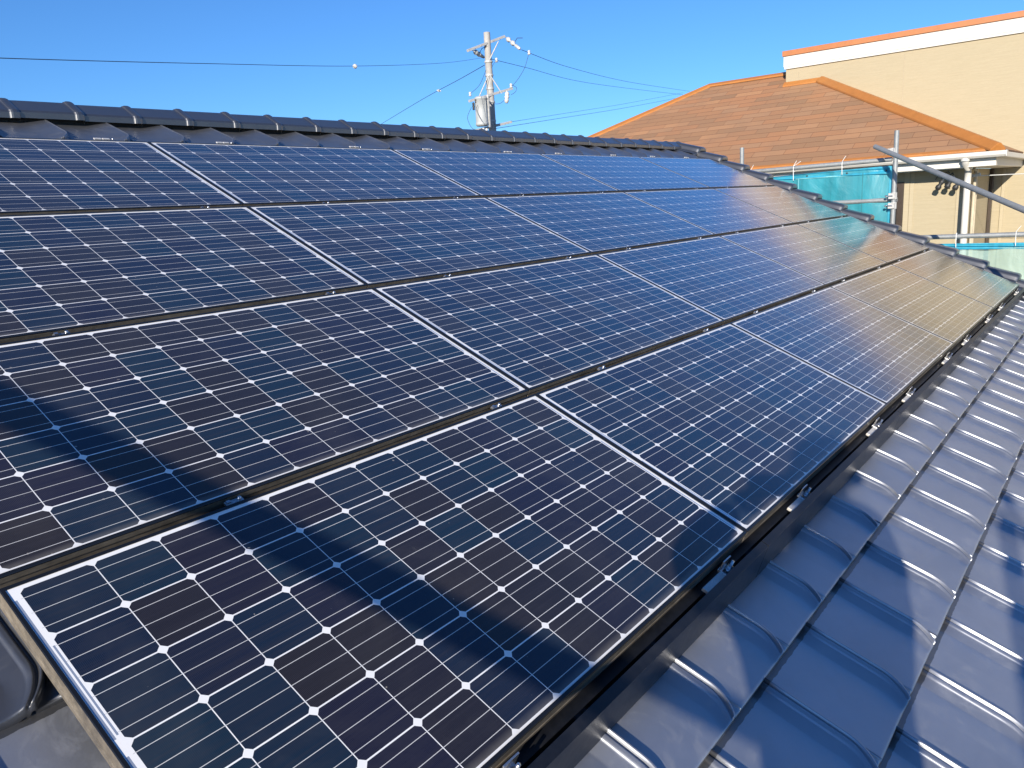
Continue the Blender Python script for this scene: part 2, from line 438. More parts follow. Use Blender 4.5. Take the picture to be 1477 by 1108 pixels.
    m.b.inputs['Coat IOR'].default_value = 1.50
    m.l(nrm, m.b.inputs['Coat Normal'])
    return m.m
M['cells'] = laminate_mat()
def frame_mat():
    m = NM('dusty_black_frame'); oc = m.coord('Object'); g_ = m.n('ShaderNodeNewGeometry')
    n1 = m.noise(m.coord('Object', (1.2, 1.2, 6)), 5, 6, .6, .6); n2 = m.noise(oc, 46, 5, .65)
    # settled dirt clings to the side faces, not to the polished top lip
    sep = m.n('ShaderNodeSeparateXYZ'); m.l(m.n('ShaderNodeTexCoord').outputs['Object'], sep.inputs[0])
    side = m.math('LESS_THAN', sep.outputs[2], -.0015)
    f = m.math('MULTIPLY', side, m.ramp(m.math('ADD', m.math('MULTIPLY', n1, .6), m.math('MULTIPLY', n2, .4)), [(.34, .25), (.66, .75)]))
    base = m.mix(f, (.010,.011,.013), (.27,.23,.175))
    m.set(base=base, rough=m.math('ADD', .22, m.math('MULTIPLY', f, .6)), spec=.5)
    return m.m
M['frame'] = frame_mat()
X0, X1, Y0, Y1 = -.0165, 1.5465, .008, .769        # visible glass; frame lip outside it
def laminate():
    b = MB(); b.box((X0-.004, -(Y1+.004), -.005), (X1+.004, Y0+.004, 0)); return b
def frame():
    b = MB(); L = .009; LX = .0072; T = .0018
    i = [(X0, Y0), (X1, Y0), (X1, -Y1), (X0, -Y1)]
    c = .0012
    o = [(X0-LX, Y0+L), (X1+LX, Y0+L), (X1+LX, -Y1-L), (X0-LX, -Y1-L)]
    oc = [(X0-LX+c, Y0+L-c), (X1+LX-c, Y0+L-c), (X1+LX-c, -Y1-L+c), (X0-LX+c, -Y1-L+c)]
    rings = [[(x,y,.0003) for x,y in i], [(x,y,T) for x,y in i], [(x,y,T) for x,y in oc], [(x,y,T-c) for x,y in o], [(x,y,-.014) for x,y in o],
             [(x + (.0015 if x < 0 else -.0015), y + (-.0015 if y > 0 else .0015), -.0155) for x,y in o], [(x + (.0015 if x < 0 else -.0015), y + (-.0015 if y > 0 else .0015), -.030) for x,y in o],
             [(x,y,-.0315) for x,y in o], [(x,y,-.040) for x,y in o], [(x,y,-.040) for x,y in [(X0+.02,Y0-.02),(X1-.02,Y0-.02),(X1-.02,-Y1+.02),(X0+.02,-Y1+.02)]]]
    vs = [p for r in rings for p in r]
    fs = [(a*4+k, (a+1)*4+k, (a+1)*4+(k+1)%4, a*4+(k+1)%4) for a in range(len(rings)-1) for k in range(4)]
    b.add(vs, fs); return b
rowname = ['top row under the ridge', 'second row from the ridge', 'third row from the ridge', 'bottom row beside bare tiles']
colname = ['leftmost', 'second from left', 'middle', 'fourth from left', 'rightmost']
extra = {(0,3): ', crossed by dark shade', (0,2): ', crossed by dark shade'}
fmesh = lmesh = None
for r in range(4):
    for c in range(5):
        e = empty('solar_panel', rp(c*PU, r*PV), True, label='solar panel in %s, %s%s' % (rowname[r], colname[c], extra.get((c,r), '')), cat='solar panel', group='solar panels on the tiled roof')
        if fmesh is None:
            fo = frame().build('frame', M['frame'], e); lo = laminate().build('laminate', M['cells'], e); fmesh, lmesh = fo, lo
        else:
            for src in (fmesh, lmesh):
                o = src.copy(); C.objects.link(o); o.parent = e

# mounting rails hidden under the panels, the black eave cover and its clamps
ends = [-.03, 1.558, 3.118, 4.722, 6.295, 7.90]
covername = ['nearest the camera, partly in shade', 'second from the camera', 'in the middle of the line', 'fourth from the camera', 'farthest, by the gable verge']
for i in range(5):
    a, b_ = ends[i] + .002, ends[i+1] - .002
    e = empty('eave_cover', rp(a, 3.30), True, label='black cover strip under the panels, %s' % covername[i], cat='cover strip', group='black cover strips under the solar panels')
    L = b_ - a
    m_ = MB()   # angle profile in (y,z)
    m_.prism([(-.014,-.112),(-.010,-.112),(.000,-.004),(.020,-.004),(.020,-.0),(-.003,0)], 0, L, 'x')
    m_.build('cover_strip', M['black_alu'], e, .0008)
    n_ = MB(); n_.prism([(-.0115,-.111),(-.0095,-.111),(.0015,-.006),(-.0010,-.003)], L+.0004, L+.0036, 'x'); n_.build('joint_plate', M['bright'], e)
    n_ = MB(); n_.box((0, -.010, -.116), (L, .045, -.113)); n_.build('base_flange', M['black_alu'], e)
for k, v in enumerate([.0, .8, 1.62, 2.44, 3.19]):
    b = MB(); b.box((-.0, -v-(.025 if k < 4 else .085) + .02, -.108), (7.88, -v+.020 + .02, -.048 - .02*(k == 4)))
    o = b.build('mounting_rail', M['black_alu'], None, 0, ROOF.copy())
    tag(o, 'black rail under the %s' % ['upper edge of the top panel row', 'gap between the first and second panel rows', 'gap between the second and third panel rows', 'gap between the third and bottom panel rows', 'lower edge of the bottom panel row'][k], 'rail', 'mounting rails under the panels')
CU = [.45, 1.372, 1.993, 2.906, 3.514, 4.451, 5.071, 5.996, 6.64, 7.62]
def clamp_parts(e):
    b = MB(); b.box((-.115,-.016,-.052),(.0,.012,-.043)); b.box((-.115,-.016,-.0435),(-.0,-.012,-.036)); b.build('slide_plate', M['bright'], e, .001)
    b = MB(); b.box((-.010,-.018,-.046),(.034,.020,-.040)); b.box((-.010,.012,-.041),(.034,.016,-.010)); b.box((-.010,-.018,-.041),(.034,-.014,-.022)); b.build('bracket', M['bolt'], e, .001)
    b = MB(); mt = Matrix.Translation((.012, -.002, -.040))
    b.lathe([(.0001,.034),(.0042,.034),(.0042,.016),(.0095,.016),(.0095,.008),(.0135,.008),(.0135,.004),(.0001,.004)], 6, mt); b.build('bolt', M['bolt'], e)
where = ['near the bottom of the picture', 'at the near panel seam, in shade', 'just past the near panel seam', 'before the second panel seam', 'just past the second panel seam', 'before the third panel seam', 'just past the third panel seam', 'before the last panel seam', 'just past the last panel seam', 'at the far gable end']
for i, u in enumerate(CU):
    e = empty('panel_clamp', rp(u, 3.266, .010), True, label='silver clamp beside the black cover strip, %s' % where[i], cat='clamp', group='bolted clamps along the lower panel edge')
    clamp_parts(e)
for r in range(1, 4):
    for i, u in enumerate(CU):
        if i == 0 and r == 1: continue
        v = r*PV - .0295
        e = empty('seam_clamp', rp(u, v, -.004), True, label='tiny screw clamp in the gap %s, %s' % (['above the second panel row', 'above the third panel row', 'above the bottom panel row'][r-1], ['left end one', 'second from the left', 'third from the left', 'fourth from the left', 'fifth from the left', 'sixth from the left', 'seventh from the left', 'eighth from the left', 'ninth from the left', 'by the gable verge'][i]), cat='clamp', group='screw clamps in the gaps between panel rows')
        b = MB(); b.box((-.022,-.006,-.006),(.022,.006,-.001)); b.lathe([(.0001,.006),(.0045,.006),(.0045,-.001)], 6, Matrix.Translation((.012,0,0))); b.box((-.020,-.004,-.001),(-.010,.004,.004)); b.build('clamp_plate', M['bolt'], e)
for i, u in enumerate([.45, 1.348, 1.964, 2.848, 3.47, 4.335, 5.0, 5.866, 6.6, 7.336]):
    e = empty('edge_clamp', rp(u, -.030, .012), True, label='small white clamp along the top panel edge, %s' % ['left of the picture edge', 'first from the left', 'second from the left', 'third from the left', 'fourth from the left', 'fifth from the left', 'sixth from the left', 'seventh from the left', 'eighth from the left', 'nearest the gable verge'][i], cat='clamp', group='white clamps along the upper panel edge')
    b = MB(); b.box((-.035,-.006,-.012),(-.003,.006,-.006)); b.box((.003,-.006,-.012),(.035,.006,-.006)); b.build('clamp_plate', M['bright'], e, .001)
    b = MB(); b.lathe([(.0001,-.004),(.004,-.004),(.004,-.012)], 6, Matrix.Translation((.05,0,0))); b.build('screw', M['bolt'], e)

# ------------------------------------------------------------------ NEIGHBOURING HOUSE
def shingle_mat():
    m = NM('slate_shingles'); uv = m.coord('UV')
    br = m.n('ShaderNodeTexBrick'); m.l(uv, br.inputs['Vector'])
    br.offset = .5; br.offset_frequency = 2; br.squash = 1
    br.inputs['Scale'].default_value = 1; br.inputs['Brick Width'].default_value = .52; br.inputs['Row Height'].default_value = .182
    br.inputs['Mortar Size'].default_value = .0045; br.inputs['Mortar Smooth'].default_value = .1; br.inputs['Bias'].default_value = 0
    br.inputs['Color1'].default_value = (0,0,0,1); br.inputs['Color2'].default_value = (1,1,1,1); br.inputs['Mortar'].default_value = (.5,.5,.5,1)
    tone = m.n('ShaderNodeValToRGB'); m.l(br.outputs['Color'], tone.inputs[0]); e = tone.color_ramp.elements
    e[0].position = 0; e[0].color = (.28,.165,.092,1); e[1].position = 1; e[1].color = (.455,.237,.116,1)
    for p, c in ((.3, (.35,.19,.098,1)), (.55, (.41,.197,.094,1)), (.8, (.37,.212,.117,1))): x = e.new(p); x.color = c
    n1 = m.noise(uv, 1.1, 5, .6, .4); n2 = m.noise(m.coord('UV', (3, 14, 1)), 2, 5, .65)
    col = m.mix(m.math('MULTIPLY', m.ramp(n1, [(.45, 0.0), (.62, 1.0)]), .45), tone.outputs[0], (.28,.17,.10))
    col = m.mix(m.math('MULTIPLY', n2, .35), col, (.33,.18,.09))
    sp = m.n('ShaderNodeSeparateXYZ'); m.l(uv, sp.inputs[0])
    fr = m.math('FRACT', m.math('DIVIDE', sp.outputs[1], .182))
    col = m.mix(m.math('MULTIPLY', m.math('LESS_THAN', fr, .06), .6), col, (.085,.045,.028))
    col = m.mix(m.math('MULTIPLY', br.outputs['Fac'], .6), col, (.12,.06,.035))
    hgt = m.math('ADD', m.math('SUBTRACT', 1.0, fr), m.math('MULTIPLY', n2, .15))
    m.set(base=col, rough=.62, spec=.35, normal=m.bump(hgt, .45, .006)); return m.m
M['shingle'] = shingle_mat()
def siding_mat(name, a, b_):
    m = NM(name); c = m.coord('Object', (1, 1, 1))
    st = m.noise(m.coord('Object', (3, 3, 75)), 1, 4, .6, .3); fine = m.noise(m.coord('Object', (18, 18, 130)), 1, 3, .6)
    f = m.math('ADD', m.math('MULTIPLY', st, .6), m.math('MULTIPLY', fine, .4))
    col = m.mix(m.ramp(f, [(.36, 0.0), (.66, 1.0)]), a, b_)
    col = m.mix(m.math('MULTIPLY', m.noise(c, .8, 4), .12), col, (.6,.5,.36))
    m.set(base=col, rough=.75, spec=.3, normal=m.bump(f, .5, .004)); return m.m
M['siding'] = siding_mat('beige_siding', (.355,.302,.198), (.41,.351,.236))
M['glass_dark'] = simple('window_glass', (.02,.022,.025), .06, 0, .05)

nh = empty('beige_house', (16.5, 1.0, -7.0), label='beige house with orange slate hip roof and a tall plain wall', cat='house')
I = Matrix()
K = .5179; EX, EZ = 12.0, .019
XW = 15.0; YC = -2.181
def zs(x): return EZ + K * (x - EX)
XR = 15.52; RL = 3.46 + .0; YA = 5.328 + (13.822 - EX)      # left ridge end, far eave corner
def uvquad(name, polys, mat, thick=.05):
    me = bpy.data.meshes.new(name); vs = []; fs = []; uvs = []
    for poly, uvp in polys:
        o = len(vs); vs += poly; fs.append(tuple(range(o, o+len(poly)))); uvs += uvp
    me.from_pydata(vs, [], fs); ul = me.uv_layers.new(name='UVMap')
    for i, l in enumerate(me.loops): ul.data[i].uv = uvs[l.vertex_index]
    me.materials.append(mat)
    for pg in me.polygons:
        if pg.normal.z < 0: pg.flip()
    ob = bpy.data.objects.new(name, me); C.objects.link(ob)
    s = ob.modifiers.new('thickness', 'SOLIDIFY'); s.thickness = thick; s.offset = -1
    return ob
SL = math.sqrt(1 + K*K)
def fuv(p): return (p[1], (p[0]-EX)*SL)
front = [(EX,YC,zs(EX)), (XW,YC+3.0*1.073,zs(XW)), (XW,1.75,zs(XW)), (XR,1.75,zs(XR)), (XR,RL,zs(XR)), (EX,YA,zs(EX))]
front = front[::-1]
back = [(XR,1.75,zs(XR)), (XR,RL,zs(XR)), (2*XR-EX,YA,EZ), (2*XR-EX,1.75,EZ)]
left = [(XR,RL,zs(XR)), (EX,YA,EZ), (2*XR-EX,YA,EZ)]
right = [(EX,YC,zs(EX)), (XW,YC,EZ), (XW,YC+3.0*1.073,zs(XW))]
suv = lambda p: (p[0], (p[1]-YC)*1.12)
ro = uvquad('roof', [(front, [fuv(p) for p in front]), (back, [fuv((2*XR-p[0],p[1])) for p in back]), (left[::-1], [(p[0], (YA-p[1])*1.3) for p in left[::-1]]), (right, [suv(p) for p in right])], M['shingle'])
attach(ro, nh, I)
# hip and ridge metal caps
def cap(name, a, b_, wd, mat, up=.035, sides=((-1,0),(1,0))):
    a, b_ = Vector(a), Vector(b_); t = (b_-a).normalized(); s = t.cross(Vector((0,0,1))).normalized(); n = s.cross(t)
    m_ = MB(); vs = []
    drop = wd * .40
    for p in (a, b_):
        vs += [p - s*wd - n*(drop) , p - s*wd - n*(drop - .03), p - s*.02 + n*up, p + s*.02 + n*up, p + s*wd - n*(drop-.03), p + s*wd - n*drop]
    m_.add(vs, [(i, i+1, 7+i, 6+i) for i in range(5)] + [(5,4,3,2,1,0), (6,7,8,9,10,11), (0,6,11,5)])
    return m_.build(name, mat, None, .004)
hipA = (XW - .02, YC + (XW-EX)*1.073, zs(XW)); 
attach(cap('hip_cap', (EX-.02, YC-.02, EZ), hipA, .11, M['orange'], .06), ro, I)
attach(cap('hip_cap', (XR, RL, zs(XR)), (EX, YA, EZ), .11, M['orange']), ro, I)
attach(cap('hip_cap', (XR, RL, zs(XR)), (2*XR-EX, YA, EZ), .11, M['orange']), ro, I)
attach(cap('ridge_cap', (XR, 1.76, zs(XR)), (XR, RL, zs(XR)), .11, M['orange']), ro, I)
b = MB(); b.prism([(XW-.10, zs(XW-.10)+.004), (XW-.004, zs(XW)+.02), (XW-.004, zs(XW)+.045), (XW-.02, zs(XW)+.045), (XW-.10, zs(XW-.10)+.03)], hipA[1], 1.72, 'y')
attach(b.build('wall_flashing', M['orange'], None, .003), ro, I)
b = MB(); b.prism([(EX-.02, EZ-.035), (EX+.03, EZ-.035+.03*K), (EX+.03, EZ+.005+.03*K), (EX-.02, EZ-.006)], YC, YA, 'y')
attach(b.build('eave_drip', M['orange'], None, .003), ro, I)
# eave: gutter, fascia, soffit box
b = MB()
gp = [(EX-.14,-.022),(EX-.135,-.070),(EX-.11,-.098),(EX-.03,-.098),(EX-.004,-.070),(EX-.004,-.022),(EX-.012,-.022),(EX-.012,-.066),(EX-.034,-.090),(EX-.106,-.090),(EX-.127,-.066),(EX-.131,-.022)]
b.prism(gp, YC-.12, YA, 'y'); b.box((EX-.14, YC-.13, -.098), (EX, YC-.118, -.018))
gut = attach(b.build('gutter', M['white'], None, .003), nh, I)
b = MB(); b.prism([(EX+.002-.0,-.205),(EX+.03,-.205),(EX+.03,-.03),(EX+.002,-.03)], YC, YA, 'y')
b.box((EX+.032, YC, -.205), (XW-.004, YC+.028, -.03)); b.box((EX+.032, YC+.03, -.204), (EX+.52, YA-.03, -.184)); b.box((EX+.52, YC+.03, -.204), (XW-.004, YC+.42, -.184))
attach(b.build('fascia', M['white'], None, .003), nh, I)
b = MB(); b.box((EX-.0, YC-.10, -.10), (XW-.004, YC-.004, -.03)); attach(b.build('side_gutter', M['white'], None, .01), nh, I)
# walls
WX, WYC = 12.45, -1.745
b = MB(); b.box((WX, WYC, -7.0), (XW+.3, 6.6, -.206)); low = attach(b.build('lower_wall', M['siding']), nh, I)
b = MB(); b.box((XW, -9.5, -7.0), (XW+7, -1.742, 1.88)); b.box((XW, -1.742, .1), (XW+7, 1.696, 1.88)); attach(b.build('tall_wall', M['siding']), nh, I)
b = MB(); b.box((XW-.035, -9.6, 1.884), (XW+7.1, 1.735, 2.07)); pb = attach(b.build('parapet_band', M['white'], None, .004), nh, I)
b = MB(); b.box((XW-.032, -9.58, 1.845), (XW-.002, 1.72, 1.882)); attach(b.build('band_lower_strip', M['white']), pb, I)  # narrow white strip along the lower edge of the parapet band
b = MB(); b.box((XW-.06, -9.65, 2.072), (XW+7.15, 1.755, 2.165)); attach(b.build('parapet_coping', M['copper'], None, .004), nh, I)
seal = simple('joint_sealant', (.40,.34,.24), .8)
for y in (1.46, -.335, -3.30, -6.3):
    b = MB(); b.box((XW-.004, y-.004, -1.0 if y < -1.7 else .15 if y > 0 else .9), (XW-.0005, y+.004, 1.84)); attach(b.build('siding_joint', seal), nh, I)
b = MB(); b.box((WX-.012, WYC-.014, -7), (WX+.09, WYC+.075, -.208)); b.box((WX-.010, -1.115, -7), (WX-.001, -1.06, -.208)); b.box((WX-.016, -1.055, -7), (WX-.001, -.985, -.208)); b.box((XW-.02,-1.965,-7), (XW-.001,-1.915,-.21))
attach(b.build('corner_trim', siding_mat('trim_siding', (.39,.335,.222), (.435,.375,.262))), nh, I)
# dark window left of the lit wall
win = MB(); win.box((WX-.03, -.98, -2.2), (WX-.002, 1.9, -.35)); wf = attach(win.build('window', M['darkbrown'], None, .004), nh, I)
gl = MB(); gl.box((WX-.034, -.90, -1.2), (WX-.0305, .35, -.42)); gl.box((WX-.034, -.90, -2.1), (WX-.0305, .35, -1.28)); gl.box((WX-.034, .43, -2.1), (WX-.0305, 1.82, -.42)); attach(gl.build('pane', M['glass_dark']), wf, I)
# downpipes
b = MB(); dx, dy = 12.22, -1.83
b.tube([(EX-.07, dy, -.09), (EX-.07, dy, -.15), (dx, dy, -.22), (dx, dy, -.40), (dx, dy, -7)], .043, 16); b.tube([(EX-.07, dy, -.085), (EX-.07, dy, -.125)], [.055,.055], 16)
attach(b.build('downpipe', M['white']), nh, I)
b = MB(); b.box((14.86, -1.80, -7.0), (14.97, -1.75, -.21)); attach(b.build('downpipe', M['darkbrown'], None, .008), nh, I)
b = MB(); b.tube([(12.47, -1.86, -.22), (12.52, -1.89, -.27), (12.55, -1.87, -.40), (12.55, -1.87, -7)], .022, 10); b.tube([(13.1, -1.80, -.22), (13.1, -1.80, -7)], .03, 10)
attach(b.build('side_pipe', simple('beige_pipe', (.55,.48,.35), .5)), nh, I)

# cable glands on the wall
lt_ = empty('cable_hooks', (12.40, -1.60, -.42), label='cluster of black cable clamps on looped wires on the beige wall under the eave', cat='cable clamps')
LM = Matrix.Translation((12.40,-1.60,-.42))
b = MB()
for y0, z0, y1 in ((-1.45,-.34,-1.53),(-1.53,-.33,-1.62),(-1.60,-.35,-1.66)):
    pts = [(12.445, y0+.06, z0), (12.36, y0, z0+.07), (12.30, (y0+y1)/2, z0+.09), (12.24, y1, z0+.03), (12.24, y1+.01, z0-.05)]
    b.tube(pts, .006, 8)
attach(b.build('wire_loop', M['wire']), lt_, I)
for y, z in ((-1.485,-.415),(-1.60,-.405),(-1.70,-.43)):
    b = MB(); mm = Matrix.Translation((12.26, y, z)) @ Matrix.Rotation(R(28), 4, 'X')
    b.lathe([(.0001,.075),(.026,.072),(.034,.03),(.022,.0),(.040,-.03),(.036,-.068),(.0001,-.075)], 12, mm)
    attach(b.build('clamp_body', M['black_plastic']), lt_, I)
b = MB(); b.box((12.30,-1.64,-.345),(12.45,-1.55,-.325)); b.box((12.28,-1.63,-.36),(12.33,-1.57,-.31)); attach(b.build('bracket', M['porcelain'], None, .004), lt_, I)
# service line insulator
ins = empty('wall_insulator', (12.42,-1.95,-.31), label='white insulator at the house corner holding a thin cable', cat='insulator')
b = MB(); mm = Matrix.Translation((12.43,-1.90,-.315)) @ Matrix.Rotation(R(80), 4, 'X')
b.lathe([(.0001,.06),(.02,.055),(.032,.04),(.018,.02),(.034,.0),(.018,-.02),(.03,-.04),(.0001,-.06)], 12, mm); attach(b.build('insulator_body', M['porcelain']), ins, I)
b = MB(); b.tube([(12.45,-1.75,-.30),(12.44,-1.85,-.31)], .01, 8); attach(b.build('hook', M['bolt']), ins, I)
b = MB(); b.tube([(12.43, -1.94 - .55*i, -.325 - .05*math.sin(math.pi*i/14)) for i in range(15)], .006, 8)
tag(b.build('service_cable', simple('white_cable', (.6,.6,.58), .5)), 'thin pale cable running right from the white wall insulator', 'cable')

# ------------------------------------------------------------------ SCAFFOLDING
SX = 8.75
def pipe(name, a, b_, label, r=.0243, cat='scaffold pipe', group='scaffold pipes'):
    m_ = MB(); a, b_ = Vector(a), Vector(b_)
    m_.tube([a, b_], r, 20); o = m_.build(name, M['pipe']); tag(o, label, cat, group); return o
def coupler(loc, label):
    e = empty('pipe_coupler', loc, label=label, cat='pipe coupler', group='couplers on the scaffold')
    m_ = MB(); m_.tube([(0,0,-.035),(0,0,.035)], .031, 14); m_.box((-.05,-.02,-.03),(-.02,.045,.03)); m_.build('clamp_body', M['steel'], e, .003)
    m_ = MB(); m_.tube([(-.055,.0,.0),(-.055,.075,.0)], .007, 8); m_.tube([(-.055,.055,.0),(-.055,.070,.0)], .013, 6); m_.build('bolt', M['bolt'], e)
pipe('scaffold_post', (SX, -1.675, .165), (SX, -1.675, -7), 'upright grey scaffold post in front of the beige house')
pipe('scaffold_post', (SX, -.003, .143), (SX, -.003, -7), 'short grey post top showing above the dark verge, against the orange roof')
pipe('scaffold_rail', (SX+.05, 2.4, -.165), (SX+.05, -1.63, -.122), 'grey horizontal pipe along the top of the blue sheet, below the orange roof')
pipe('scaffold_rail', (SX+.05, .6, -.552), (SX+.05, -1.70, -.540), 'grey horizontal pipe across the middle of the blue sheet')
pipe('scaffold_rail', (SX+.05, -1.2, -.953), (SX+.05, -4.6, -.915), 'grey horizontal pipe on the right above the pale blue sheet')
P1 = Vector((8.68, -1.50, .010)); P2 = Vector((6.967, -3.025, -.642)); dd = (P2-P1).normalized()
pipe('scaffold_brace', P1 - dd*.03, P2 + dd*1.4, 'slanting grey pipe crossing in front of the beige wall at the right')
coupler((8.72,-1.645,-.045), 'coupler joining the slanting pipe to the upright post')
coupler((8.755,-1.675,-.50), 'coupler on the upright post at the middle pipe')
coupler((8.755,-1.675,-.60), 'lower coupler on the upright post just under the middle pipe')

def sheet_mat(name, col, alpha, stripes=(.5,)):
    m = NM(name); c = m.coord('Object'); n = m.noise(c, 3, 4, .55, .8); f = m.noise(m.coord('Object', (1,7,1.2)), 1.3, 4, .5, .6)
    base = m.mix(m.ramp(f, [(.35, 0.0), (.65, 1.0)]), tuple(x*.84 for x in col), tuple(min(1,x*1.12) for x in col))
    dif = m.n('ShaderNodeBsdfDiffuse'); m.l(base, dif.inputs[0]); tl = m.n('ShaderNodeBsdfTranslucent'); m.l(base, tl.inputs[0])
    gl = m.n('ShaderNodeBsdfGlossy'); gl.inputs['Roughness'].default_value = .45; gl.inputs[0].default_value = (.8,.8,.8,1)
    tr = m.n('ShaderNodeBsdfTransparent'); tr.inputs[0].default_value = (min(1,col[0]*.6+.5), min(1,col[1]*.5+.55), min(1,col[2]*.5+.55), 1)
    nb = m.bump(n, .6, .03)
    for x in (dif, tl, gl): m.l(nb, x.inputs['Normal'])
    a = m.n('ShaderNodeMixShader'); a.inputs[0].default_value = .35; m.l(dif.outputs[0], a.inputs[1]); m.l(tl.outputs[0], a.inputs[2])
    b2 = m.n('ShaderNodeMixShader'); b2.inputs[0].default_value = .06; m.l(a.outputs[0], b2.inputs[1]); m.l(gl.outputs[0], b2.inputs[2])
    d = m.n('ShaderNodeMixShader'); d.inputs[0].default_value = alpha; m.l(tr.outputs[0], d.inputs[1]); m.l(b2.outputs[0], d.inputs[2])
    m.l(d.outputs[0], m.out.inputs[0]); return m.m
M['sheet'] = sheet_mat('blue_mesh_sheet', (.045,.40,.50), .90)
M['hem'] = sheet_mat('blue_hem', (.045,.46,.66), .985)
M['pale'] = sheet_mat('pale_mesh_sheet', (.42,.66,.62), .62)
def cloth(name, y0, y1, z0, z1, mat, parent, wob=.018, x=SX+.06, ztop=None):
    nx, nz = 40, 16; b = MB(); vs = []
    for i in range(nx+1):
        for j in range(nz+1):
            y = y0 + (y1-y0)*i/nx; t = j/nz; zt = z1 if ztop is None else z1 + ztop*(i/nx)
            vs.append((x + wob*(math.sin(y*7.1+1+t*1.5)*.6 + math.sin(y*19+3*t)*.5) * (.5+1.6*t) + .014*math.sin(t*9+y*2), y, zt + (z0-zt)*t))
    b.add(vs, [(i*(nz+1)+j, i*(nz+1)+j+1, (i+1)*(nz+1)+j+1, (i+1)*(nz+1)+j) for i in range(nx) for j in range(nz)], True)
    return attach(b.build(name, mat), parent, I)
s1 = empty('mesh_sheet', (SX+.06, -.6, -2.2), label='bright blue mesh safety sheet on the scaffold below the orange roof', cat='safety sheet')
cloth('mesh', -.24, -1.615, -2.2, -.228, M['sheet'], s1, .014, ztop=.030)
cloth('top_hem', -.24, -1.615, -.268, -.216, M['hem'], s1, .004, SX+.050, ztop=.030)
cloth('side_hem', -1.612, -1.652, -2.2, -.190, M['hem'], s1, .003, SX+.052)
b = MB(); b.box((SX+.042, -1.60, -.262), (SX+.047, -.62, -.250), Matrix()); b.box((SX+.040,-.66,-2.0),(SX+.047,-.652,-.25)); attach(b.build('stitched_tape', simple('pale_tape', (.16,.46,.52), .6)), s1, I)
b = MB(); b.box((SX+.030,-1.35,-2.0),(SX+.034,-1.345,-.24)); attach(b.build('sheet_seam', simple('seam_thread', (.03,.18,.22), .6)), s1, I)
for yy in (-.75, -1.18, -1.58):
    b = MB(); b.tube([(SX+.036, yy, -.232), (SX+.044, yy, -.232)], .009, 10); attach(b.build('eyelet', M['black_plastic']), s1, I)
s2 = empty('mesh_sheet', (SX+.06, -3, -2.6), label='pale translucent blue mesh sheet with a brighter top hem at the right edge', cat='safety sheet')
cloth('mesh', -1.70, -4.4, -2.6, -1.06, M['pale'], s2, .03)
cloth('top_hem', -1.70, -4.4, -1.075, -1.015, M['hem'], s2, .006, SX+.058)
s3 = empty('mesh_sheet', (SX+.06, 1.0, -2.2), label='strip of blue sheet with a small green and white tag beside the dark verge', cat='safety sheet')
cloth('mesh', 1.6, -.22, -2.2, -.27, M['sheet'], s3, .008, SX+.085)
b = MB(); b.box((SX+.05,-.235,-.262),(SX+.053,-.115,-.222)); attach(b.build('tag_label', simple('green_tag', (.16,.48,.28), .5)), s3, I)
b = MB(); b.box((SX+.047,-.20,-.252),(SX+.0495,-.155,-.232)); attach(b.build('tag_print', M['rope']), s3, I)
def tie(y, z, kind, label, l=.1):
    b = MB(); x = SX+.05
    ring = [(x + .030*math.cos(a), y, z + .034*math.sin(a)) for a in [k*math.pi/6 for k in range(13)]]
    b.tube(ring, .0035, 6, False); b.tube([(x-.03, y, z), (x-.03, y-.004, z-l)], .0035, 6)
    if kind > 0: b.tube([(x-.028, y, z+.028), (x-.04, y-.04, z+.085)], .003, 6)
    if kind > 1: b.tube([(x-.028, y, z+.028), (x-.05, y-.09, z+.075)], .003, 6)
    tag(b.build('cord_tie', M['rope']), label, 'cord tie', 'white cord ties on the scaffold pipes')
tie(-.60, -.142, 2, 'white cord tie with two loose ends on the upper pipe, left one', .13)
tie(-1.13, -.135, 1, 'white cord tie with one loose end on the upper pipe, near the post', .11)
tie(-.10, -.15, 1, 'short white cord tie at the base of the short post top', .03)
tie(-2.28, -.940, 0, 'white cord tie on the lower right pipe, left one', .11)
tie(-2.80, -.934, 1, 'white cord tie on the lower right pipe, at the picture edge', .11)

# ------------------------------------------------------------------ UTILITY POLE AND WIRES
def at(x, y, D):   # a pixel of the calibration photo and a depth -> world point used to place far things
    return CAM + (xr*((x-738.5)/1120.919) + dn*((y-554)/1120.919) + fw) * D
PD = 28.0
top = at(702, 47, PD)
pole = empty('utility_pole', (top.x, top.y, -7.0), label='grey concrete utility pole with crossarms and a transformer behind the ridge', cat='utility pole')
PMt = Vector((top.x, top.y, 0))
def pz(y, x=702): return at(x, y, PD).z          # height for a picture row at the pole
side = Vector((xr.x, xr.y, 0)).normalized(); toward = Vector((-fw.x, -fw.y, 0)).normalized()
def Q(sx, z, f=0): return Vector((top.x, top.y, z)) + side*sx + toward*f
S = PD/1120.919                                   # metres per picture pixel there
lean = Vector((.0,0,0))
b = MB(); b.tube([Q(0,-7), Q(0,top.z-1.5), Q(0,top.z)], [.19,.128,.118], 20); attach(b.build('pole', M['concrete']), pole, I)
